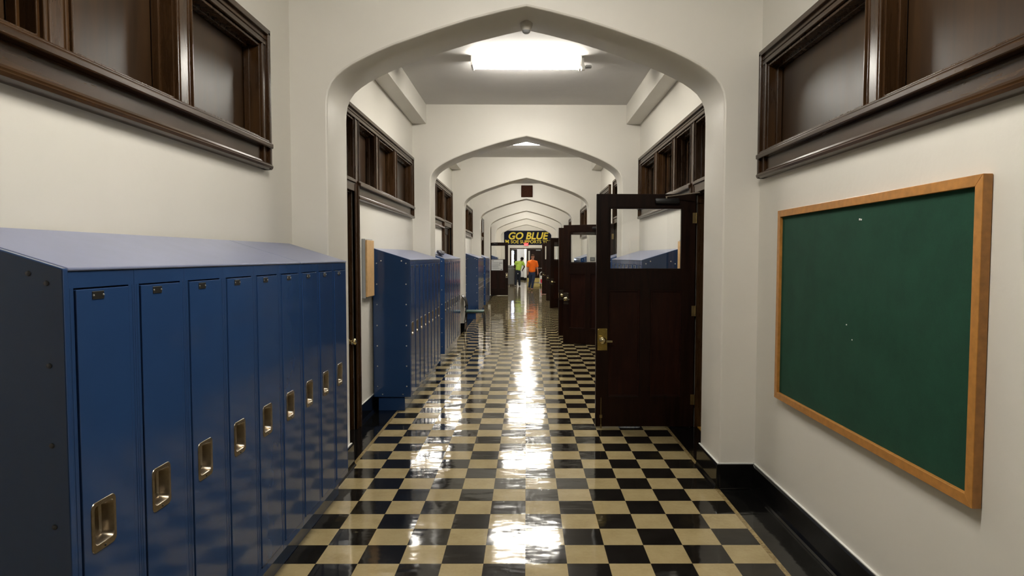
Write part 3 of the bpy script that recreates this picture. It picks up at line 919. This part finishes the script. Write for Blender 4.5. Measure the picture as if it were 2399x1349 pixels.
# ------------------------------------------------------------------ lettering
def text_mesh(name, s, size, mat, loc, parent, shear=0, offset=0, sx=1., depth=.004, align='LEFT'):
    cu = bpy.data.curves.new(name, 'FONT'); cu.body = s; cu.size = size; cu.shear = shear; cu.offset = offset
    cu.extrude = depth / 2; cu.align_x = align; cu.resolution_u = 4
    ob = bpy.data.objects.new(name, cu); COL.objects.link(ob)
    dg = bpy.context.evaluated_depsgraph_get()
    me = bpy.data.meshes.new_from_object(ob.evaluated_get(dg))
    bpy.data.objects.remove(ob)
    me.name = name; me.materials.clear(); me.materials.append(mat)
    me.transform(Matrix.Diagonal((sx, 1, 1, 1))); me.transform(Matrix.Rotation(PI / 2, 4, 'X')); me.transform(Matrix.Translation(loc))
    root = parent
    while root.parent: root = root.parent
    me.transform(Matrix.Translation(-ORIG[root.name]))
    o = bpy.data.objects.new(name, me); COL.objects.link(o); o.parent = parent
    return o

def width_of(o):
    xs = [v.co.x for v in o.data.vertices]; return min(xs), max(xs)

t = thing('banner', 'dark navy banner reading GO BLUE in yellow letters above the far double doors', 'banner', (.15, END - .02, 2.42))
part(MB().rbox(-1.43, 1.60, END - .022, END - .006, 2.425, 3.345, .003, 1), 'cloth', M['navy'], t)
def fit_text(s, x0, x1, z0, cap, mat, shear, off, nm):
    o = text_mesh(nm, s, cap / .69, mat, (0, 0, 0), t, shear, off)
    a, b_ = width_of(o); org = ORIG[t.name]
    a += org.x; b_ += org.x
    k_ = (x1 - x0) / (b_ - a)
    for v in o.data.vertices:
        x = v.co.x + org.x; v.co.x = x0 + (x - a) * k_ - org.x
        v.co.y += END - .0245; v.co.z += z0
    return o
u_ = END / 1524.
fit_text('GO BLUE', (1191.6 - 1233) * u_, (1285 - 1233) * u_, 2.80, .43, M['maize'], .22, .018, 'headline_lettering')
fit_text('SOE SUPPORTS YOU', (1196.6 - 1233) * u_, (1293.5 - 1233) * u_, 2.535, .20, M['maize'], 0, .004, 'slogan_lettering')
# block letter M, drawn as slab-serif strokes
mb = MB()
mx, mz, mw, mh = (1183.6 - 1233) * u_, 2.535, .25, .215
def q(a, b_, c, d): mb.box(mx + a * mw, mx + b_ * mw, END - .0265, END - .0225, mz + c * mh, mz + d * mh)
q(0, .36, 0, .25); q(.64, 1, 0, .25); q(.08, .28, .2, .8); q(.72, .92, .2, .8); q(0, .26, .75, 1); q(.74, 1, .75, 1)
mb.prism([(mx + p[0] * mw, mz + p[1] * mh) for p in [(.10, 1), (.30, 1), (.5, .62), (.70, 1), (.90, 1), (.90, .8), (.58, .25), (.42, .25), (.10, .8)]], 'y', END - .0285, END - .0268)
part(mb, 'block_letter', M['maize'], t)

t = thing('exit_sign', 'small red EXIT sign above the far double doors, overlapping the banner', 'sign', (-.01, END - .06, 2.36))
part(MB().rbox(-.15, .13, END - .08, END - .03, 2.37, 2.56, .006), 'housing', M['redlit'], t)
part(MB().box(-.16, .14, END - .085, END - .028, 2.350, 2.375), 'lower_rim', M['white'], t)
text_mesh('lettering', 'EXIT', .15, M['white'], (-.01, END - .082, 2.41), t, 0, .002, .8, align='CENTER')

# sheet of paper on the far left door
t = thing('paper_sign', 'white printed sheet with an arrow taped to the far left open door', 'sign', (-1.25, 27.96, 1.08))
part(MB().box(-1.50, -1.00, 27.953, 27.9545, 1.085, 1.545), 'sheet', M['paper'], t)
mb = MB()
for i, (z, a, b_) in enumerate([(1.40, -1.47, -1.18), (1.335, -1.47, -1.12), (1.28, -1.47, -1.10), (1.235, -1.47, -1.20), (1.17, -1.46, -1.16)]):
    mb.box(a, b_, 27.951, 27.953, z, z + .018)
part(mb, 'printed_lines', M['greyink'], t)
mb = MB()
for xx in (-1.15, -1.08):
    mb.prism([(xx, 1.36), (xx + .02, 1.36), (xx + .05, 1.40), (xx + .02, 1.44), (xx, 1.44), (xx + .03, 1.40)], 'y', 27.951, 27.953)
for xx in (-1.46, -1.43): mb.box(xx, xx + .02, 27.951, 27.953, 1.475, 1.505)
mb.box(-1.10, -1.03, 27.951, 27.953, 1.115, 1.14)
part(mb, 'arrow_mark', M['ink'], t)

# ================================================================== CHAIR
t = thing('chair', 'black chair with a dark green seat standing beside the left pier of the third arch', 'chair', (-1.14, 14.36, 0))
cx, cy = -1.14, 14.36; hw = .20
mb = MB(); mb.rbox(cx - .20, cx + .21, cy - hw, cy + hw, .455, .485, .014, 3)
part(mb, 'seat', M['seatgreen'], t, smooth=True)
part(MB().rbox(cx - .19, cx + .205, cy - hw + .01, cy + hw - .01, .437, .455, .008, 2), 'seat_shell', M['blackplastic'], t, smooth=True)
bm = bmesh.new()
prof = [(-.19, .56), (-.175, .62), (-.185, .69), (-.215, .76), (-.255, .805), (-.275, .812)]
rows = []
for j in range(9):
    yy = -1 + j / 4; curve_ = -.02 * (1 - yy * yy)
    rows.append([bm.verts.new((cx + p[0] + curve_, cy + yy * (hw + .01 - .02 * (i == len(prof) - 1)), p[1])) for i, p in enumerate(prof)])
for j in range(8):
    for i in range(len(prof) - 1): bm.faces.new([rows[j][i], rows[j + 1][i], rows[j + 1][i + 1], rows[j][i + 1]])
w = MB(); w.bm.free(); w.bm = bm
o = part(w, 'backrest', M['blackplastic'], t, smooth=True, angle=180)
sd = o.modifiers.new('t', 'SOLIDIFY'); sd.thickness = .014; sd.offset = 0
for s_ in (-1, 1):
    yy = cy + s_ * (hw - .005)
    part(MB().tube([(cx + .17, yy, .44), (cx + .195, yy, .435), (cx + .205, yy, .40), (cx + .225, yy, .012)], .011), 'leg', M['blackplastic'], t, smooth=True)
    part(MB().tube([(cx - .17, yy, .60), (cx - .18, yy, .46), (cx - .20, yy, .22), (cx - .215, yy, .012)], .011), 'leg', M['blackplastic'], t, smooth=True)
    for fx_ in (.225, -.215):
        part(MB().lathe([(.016, 0), (.016, .02), (.012, .028)], (cx + fx_, yy, 0), 'z', 12), 'foot_glide', M['blackplastic'], t, smooth=True)
part(MB().tube([(cx + .17, cy - hw + .01, .436), (cx + .17, cy + hw - .01, .436)], .010).tube([(cx - .17, cy - hw + .01, .436), (cx - .17, cy + hw - .01, .436)], .010), 'cross_rail', M['blackplastic'], t, smooth=True)

# ================================================================== CARTS AT THE FAR END
t = thing('wheeled_bin', 'tall grey wheeled bin beside the man in the lime shirt', 'bin', (-.88, 37.55, 0))
bx0, bx1, by0_, by1_ = -1.08, -.68, 37.3, 37.85
mb = MB(); b2 = bmesh.new()
for z, s_ in ((.10, .86), (1.02, 1.0)): pass
cxx, cyy = (bx0 + bx1) / 2, (by0_ + by1_) / 2
A = [(cxx + a * (bx1 - bx0) / 2 * .84, cyy + b_ * (by1_ - by0_) / 2 * .84, .09) for a, b_ in ((-1, -1), (1, -1), (1, 1), (-1, 1))]
B = [(cxx + a * (bx1 - bx0) / 2, cyy + b_ * (by1_ - by0_) / 2, .97) for a, b_ in ((-1, -1), (1, -1), (1, 1), (-1, 1))]
va = [mb.bm.verts.new(p) for p in A]; vb = [mb.bm.verts.new(p) for p in B]
mb.bm.faces.new(va[::-1]); mb.bm.faces.new(vb)
for i in range(4): mb.bm.faces.new([va[i], va[(i + 1) % 4], vb[(i + 1) % 4], vb[i]])
part(mb, 'body', M['grey'], t, bevel=.02)
part(MB().rbox(bx0 - .02, bx1 + .02, by0_ - .02, by1_ + .02, .965, 1.0, .012), 'rim', M['greylite'], t)
part(MB().rbox(bx0 + .03, bx1 - .03, by0_ + .03, by1_ - .03, 1.0, 1.18, .04, 3), 'lid', M['grey'], t, smooth=True)
for a in (-1, 1):
    for b_ in (-1, 1):
        part(MB().lathe([(.035, -.012), (.042, -.008), (.042, .008), (.035, .012)], (cxx + a * .13, cyy + b_ * .18, .042), 'x', 16).box(cxx + a * .13 - .008, cxx + a * .13 + .008, cyy + b_ * .18 - .02, cyy + b_ * .18 + .02, .04, .095), 'caster', M['blackplastic'], t)

t = thing('platform_trolley', 'white framed platform trolley at the right near the far double doors', 'trolley', (1.05, 36.5, 0))
part(MB().rbox(.72, 1.35, 36.15, 36.95, .17, .21, .01), 'deck', M['greylite'], t)
part(MB().tube([(.76, 36.2, .2), (.76, 36.2, .74), (.80, 36.2, .80), (.88, 36.2, .83), (1.2, 36.2, .83), (1.28, 36.2, .80), (1.31, 36.2, .74), (1.31, 36.2, .2)], .018), 'handle', M['white'], t, smooth=True)
for a in (.80, 1.27):
    for b_ in (36.25, 36.85):
        part(MB().lathe([(.055, -.018), (.065, -.012), (.065, .012), (.055, .018)], (a, b_, .065), 'x', 18).box(a - .01, a + .01, b_ - .03, b_ + .03, .06, .175), 'caster', M['blackplastic'], t)
o = MB().rbox(.80, 1.25, 36.3, 36.75, .42, .60, .008).build('carton', M['white'], None)
tag(o, 'white box, upper of the two on the platform trolley', 'box', 'boxes on the trolley')
o = MB().rbox(.80, 1.22, 36.3, 36.75, .212, .418, .008).build('carton', M['red'], None)
tag(o, 'red box, lower of the two on the platform trolley', 'box', 'boxes on the trolley')

# ================================================================== PEOPLE
def skin_mesh(name, mat, parent, chains, sub=2, extra=None, vox=.011):
    """chains: list of point lists [(x,y,z,r or (rx,ry))]; points repeated exactly are joined. world space"""
    verts, rad, edges, idx = [], [], [], {}
    def vid(p):
        key = tuple(round(c, 4) for c in p[:3])
        if key not in idx:
            idx[key] = len(verts); verts.append(p[:3]); rad.append(p[3] if isinstance(p[3], tuple) else (p[3], p[3]))
        return idx[key]
    for ch in chains:
        ids = [vid(p) for p in ch]
        for a, b_ in zip(ids, ids[1:]): edges.append((a, b_))
    me = bpy.data.meshes.new(name); me.from_pydata(verts, edges, [])
    ob = bpy.data.objects.new(name, me); COL.objects.link(ob)
    ob.modifiers.new('s', 'SKIN').use_smooth_shade = True
    for i, sv in enumerate(me.skin_vertices[0].data):
        sv.radius = rad[i]; sv.use_root = (i == 0)
    ss = ob.modifiers.new('ss', 'SUBSURF'); ss.levels = sub; ss.render_levels = sub
    rm = ob.modifiers.new('r', 'REMESH'); rm.mode = 'VOXEL'; rm.voxel_size = vox; rm.use_smooth_shade = True
    cs = ob.modifiers.new('c', 'CORRECTIVE_SMOOTH') if False else ob.modifiers.new('c', 'SMOOTH'); cs.factor = .5; cs.iterations = 4 if vox > .008 else 2
    dg = bpy.context.evaluated_depsgraph_get()
    m2 = bpy.data.meshes.new_from_object(ob.evaluated_get(dg))
    bpy.data.objects.remove(ob)
    bm = bmesh.new(); bm.from_mesh(m2)
    if extra: extra(bm)
    w = MB(); w.bm.free(); w.bm = bm
    bpy.data.meshes.remove(m2)
    return part(w, name, mat, parent, smooth=True, angle=180)

def hand_chains(w, d, out, s=1.):
    """wrist point w, direction d of the palm, 'out' = thumb side; returns extra chains"""
    w = Vector(w); d = Vector(d).normalized(); out = Vector(out).normalized()
    palm = w + d * .055 * s
    ch = [[(*w, .028 * s), (*(w + d * .03 * s), (.034 * s, .022 * s)), (*palm, (.038 * s, .02 * s))]]
    for k_, (off, ln) in enumerate(((.030, .062), (.010, .074), (-.010, .070), (-.029, .054))):
        a = palm + out * off * s; b_ = a + d * .035 * s; n_ = d.cross(out)
        c = b_ + d * ln * .45 * s + n_ * .012 * s; e = c + d * ln * .3 * s + n_ * .02 * s
        ch.append([(*palm, (.038 * s, .02 * s)), (*b_, .010 * s), (*c, .009 * s), (*e, .0075 * s)])
    th = w + d * .03 * s + out * .03 * s
    ch.append([(*(w + d * .03 * s), (.034 * s, .022 * s)), (*th, .012 * s), (*(th + d * .03 * s + out * .018 * s), .010 * s), (*(th + d * .055 * s + out * .02 * s), .008 * s)])
    return ch

# --- man in the orange shirt, walking towards the camera
ox, oy = .20, 32.35
t = thing('person', 'person in a bright orange t-shirt and blue jeans walking towards the camera', 'person', (ox, oy, 0))
def O(x, y, z, r): return (ox + x, oy + y, z, r)
pel = O(.09, .02, .93, (.10, .08)); chest = O(.105, .0, 1.28, (.12, .09)); neckb = O(.11, -.01, 1.48, (.08, .075)); neckt = O(.115, -.03, 1.56, .066)
rs_ = O(-.08, .0, 1.42, .062); ls_ = O(.29, .01, 1.42, .062)
re_ = O(-.125, .02, 1.13, .045); le_ = O(.345, .03, 1.13, .045)
rw_ = O(-.115, -.06, .89, .028); lw_ = O(.375, -.04, .89, .028)
rh_ = O(.0, .0, .86, .062); lh_ = O(.18, .03, .86, .062)
rk_ = O(-.0, .10, .49, .05); lk_ = O(.13, -.10, .50, .05)
ra_ = O(-.055, .30, .13, .042); la_ = O(.085, -.12, .10, .042)
body = [[pel, chest, neckb, neckt, O(.118, -.035, 1.60, (.068, .075)), O(.12, -.035, 1.665, (.088, .104)), O(.12, -.03, 1.73, (.080, .092))],
        [chest, rs_, re_, rw_], [chest, ls_, le_, lw_],
        [pel, rh_, rk_, ra_, O(-.045, .22, .06, .035)], [pel, lh_, lk_, la_, O(.08, -.24, .04, .035)]]
body += hand_chains(rw_[:3], (-.02, -.1, -.99), (.1, -1, 0), 1.05) + hand_chains(lw_[:3], (.0, -.08, -.99), (-.1, -1, 0), 1.05)
hc = (ox + .12, oy - .035, 1.665)
def face_orange(bm):
    for p, r, sq in (((0, -.098, -.005), .018, (.7, 1, 1.3)), ((0, -.085, -.045), .02, (1.3, .6, .35)), ((.078, 0, 0), .022, (.4, .8, 1.3)), ((-.078, 0, 0), .022, (.4, .8, 1.3)), ((0, -.06, -.075), .035, (1, .9, .6))):
        m_ = Matrix.Translation(Vector(hc) + Vector(p)) @ Matrix.Diagonal((r * sq[0], r * sq[1], r * sq[2], 1))
        bmesh.ops.create_uvsphere(bm, u_segments=10, v_segments=8, radius=1, matrix=m_)
bo = skin_mesh('body', M['skin'], t, body, 2, face_orange, .006)
for e in (-.03, .03):
    part(MB().ball((hc[0] + e, hc[1] - .083, hc[2] + .015), .010, 10, 8, (1.2, .6, .7)), 'eye', M['ink'], t, smooth=True)
g = MB()
for e in (-.032, .032):
    g.tube([(hc[0] + e + .024 * math.cos(a), hc[1] - .098, hc[2] + .013 + .017 * math.sin(a)) for a in [2 * PI * k_ / 12 for k_ in range(13)]], .0022, 6)
for e in (-1, 1): g.tube([(hc[0] + e * .056, hc[1] - .096, hc[2] + .016), (hc[0] + e * .082, hc[1], hc[2] + .02)], .0022, 6)
part(g, 'glasses', M['ink'], t)
mb = MB(); bmesh.ops.create_uvsphere(mb.bm, u_segments=20, v_segments=14, radius=1, matrix=Matrix.Translation((hc[0], hc[1] + .012, hc[2] + .03)) @ Matrix.Diagonal((.093, .105, .098, 1)))
bmesh.ops.delete(mb.bm, geom=[v for v in mb.bm.verts if v.co.z < hc[2] + .006 - (v.co.y - hc[1]) * .62], context='VERTS')
hr = part(mb, 'hair', M['hairbrown'], t, smooth=True, angle=180); sd = hr.modifiers.new('t', 'SOLIDIFY'); sd.thickness = .016; sd.offset = -1
sh = [[O(.09, .02, .86, (.20, .155)), O(.095, .01, 1.05, (.185, .15)), O(.105, 0, 1.26, (.195, .14)), O(.108, 0, 1.42, (.165, .10)), O(.11, -.008, 1.50, (.095, .085)), O(.112, -.012, 1.53, (.085, .08))],
      [O(.108, 0, 1.42, (.165, .10)), O(-.085, 0, 1.405, .086), O(-.125, .015, 1.20, .082), O(-.135, .02, 1.15, .08)],
      [O(.108, 0, 1.42, (.165, .10)), O(.295, .01, 1.405, .086), O(.335, .02, 1.20, .082), O(.345, .025, 1.15, .08)]]
skin_mesh('t_shirt', M['orange'], t, sh)
je = [[O(.09, .02, 1.00, (.15, .12)), O(.09, .02, .87, (.175, .135))],
      [O(.09, .02, .87, (.175, .135)), O(0, .01, .78, .11), O(-.0, .10, .49, .080), O(-.05, .27, .17, .066), O(-.055, .29, .12, .068)],
      [O(.09, .02, .87, (.175, .135)), O(.18, .02, .78, .11), O(.135, -.09, .50, .080), O(.09, -.12, .15, .068), O(.086, -.12, .08, .07)]]
skin_mesh('jeans', M['denim'], t, je)
skin_mesh('boot', M['boot'], t, [[O(-.055, .31, .15, .05), O(-.055, .30, .07, .05), O(-.045, .20, .06, (.045, .038)), O(-.045, .12, .052, (.04, .03))]])
skin_mesh('boot', M['boot'], t, [[O(.086, -.10, .13, .05), O(.086, -.11, .06, .05), O(.082, -.20, .045, (.045, .036)), O(.08, -.28, .04, (.042, .030))]])

# --- man in the lime shirt, seen from behind, leaning
ox, oy = -.47, 36.6
t = thing('person', 'person in a lime green t-shirt and dark trousers seen from behind, leaning forward', 'person', (ox, oy, 0))
pel = O(.01, 0, .90, (.10, .08)); chest = O(.07, .13, 1.22, (.10, .06)); neckb = O(.15, .20, 1.40, (.07, .07))
ls_ = O(-.11, .12, 1.345, .045); rs_ = O(.27, .17, 1.33, .045)
le_ = O(-.21, .20, 1.14, .045); re_ = O(.37, .22, 1.10, .045); lw_ = O(-.16, .38, .98, .028); rw_ = O(.26, .40, .93, .028)
body = [[pel, chest, neckb, O(.20, .25, 1.45, .055), O(.225, .28, 1.50, (.075, .085)), O(.235, .30, 1.57, (.072, .085))],
        [chest, ls_, le_, lw_], [chest, rs_, re_, rw_],
        [pel, O(-.08, 0, .82, .062), O(-.10, .02, .47, .05), O(-.14, -.10, .12, .04), O(-.14, -.02, .05, .035)],
        [pel, O(.09, 0, .82, .062), O(.07, .05, .48, .05), O(.09, .12, .10, .04), O(.09, .22, .04, .035)]]
body += hand_chains(lw_[:3], (.2, .7, -.5), (0, .5, .7)) + hand_chains(rw_[:3], (-.3, .6, -.6), (0, .5, .7))
def face_lime(bm):
    for p, r, sq in (((.0, .10, -.01), .018, (.7, 1, 1.3)), ((.078, 0.01, 0), .022, (.4, .8, 1.3)), ((-.078, .01, 0), .022, (.4, .8, 1.3))):
        m_ = Matrix.Translation(Vector((ox + .23, oy + .29, 1.54)) + Vector(p)) @ Matrix.Diagonal((r * sq[0], r * sq[1], r * sq[2], 1))
        bmesh.ops.create_uvsphere(bm, u_segments=10, v_segments=8, radius=1, matrix=m_)
skin_mesh('body', M['skin2'], t, body, 2, face_lime, .006)
mb = MB(); bmesh.ops.create_uvsphere(mb.bm, u_segments=20, v_segments=14, radius=1, matrix=Matrix.Translation((ox + .23, oy + .285, 1.555)) @ Matrix.Diagonal((.092, .105, .10, 1)))
bmesh.ops.delete(mb.bm, geom=[v for v in mb.bm.verts if v.co.z < 1.53 + (v.co.y - oy - .285) * .6], context='VERTS')
part(mb, 'hair', M['hairblack'], t, smooth=True, angle=180)
sh = [[O(.01, 0, .84, (.185, .145)), O(.03, .04, 1.05, (.18, .14)), O(.065, .09, 1.22, (.19, .135)), O(.09, .14, 1.34, (.16, .10)), O(.135, .18, 1.395, (.09, .08))],
      [O(.09, .14, 1.34, (.16, .10)), O(-.11, .12, 1.335, .098), O(-.18, .17, 1.18, .086)],
      [O(.09, .14, 1.34, (.16, .10)), O(.275, .17, 1.33, .088), O(.335, .2, 1.17, .08)]]
skin_mesh('t_shirt', M['lime'], t, sh)
je = [[O(.015, .01, .97, (.14, .11)), O(.01, 0, .84, (.165, .13))],
      [O(.01, 0, .84, (.165, .13)), O(-.08, 0, .74, .11), O(-.10, .02, .47, .09), O(-.138, -.09, .15, .068), O(-.14, -.10, .06, .07)],
      [O(.01, 0, .84, (.165, .13)), O(.09, 0, .74, .105), O(.07, .05, .48, .085), O(.088, .11, .12, .066), O(.09, .12, .06, .07)]]
skin_mesh('trousers', M['darkcloth'], t, je)
skin_mesh('shoe', M['greylite'], t, [[O(-.14, -.12, .10, .042), O(-.14, -.11, .055, .045), O(-.14, -.02, .045, (.042, .034)), O(-.14, .06, .04, (.04, .03))]])
skin_mesh('shoe', M['blackplastic'], t, [[O(.09, .11, .10, .045), O(.09, .12, .055, .045), O(.09, .21, .045, (.042, .034)), O(.09, .28, .04, (.04, .03))]])
part(MB().rbox(ox - .02, ox + .02, oy - .155, oy - .14, .70, .75, .004), 'white_tag', M['white'], t)

# ================================================================== CAMERA, WORLD, VIEW
yaw, pitch, roll, f_px = -.0059, -.0481, .0019, 1523.78
cy_, sy_ = math.cos(yaw), math.sin(yaw)
fwd = Vector((-sy_ * math.cos(pitch), cy_ * math.cos(pitch), math.sin(pitch)))
rgt = Vector((cy_, sy_, 0)); up = rgt.cross(fwd)
r2 = rgt * math.cos(roll) + up * math.sin(roll); u2 = -rgt * math.sin(roll) + up * math.cos(roll)
cam = bpy.data.cameras.new('camera'); co = bpy.data.objects.new('camera', cam); COL.objects.link(co)
mat = Matrix((r2, u2, -fwd)).transposed().to_4x4(); mat.translation = Vector((.0033, 0, 1.6741))
co.matrix_world = mat
cam.sensor_width = 36; cam.lens = f_px / 2399 * 36
cam.shift_x = -(1242.0 - 1199.5) / 2399
cam.clip_start = .05; cam.clip_end = 200
sc.camera = co

w = bpy.data.worlds.new('world'); sc.world = w; w.use_nodes = True
w.node_tree.nodes['Background'].inputs[0].default_value = (.5, .6, .8, 1)
w.node_tree.nodes['Background'].inputs[1].default_value = .05

sc.view_settings.view_transform = 'Standard'; sc.view_settings.look = 'None'
sc.view_settings.gamma = 1; sc.view_settings.use_curve_mapping = False
sc.view_settings.exposure = 2.85
for o in bpy.data.objects:
    if '_o' in o: del o['_o']
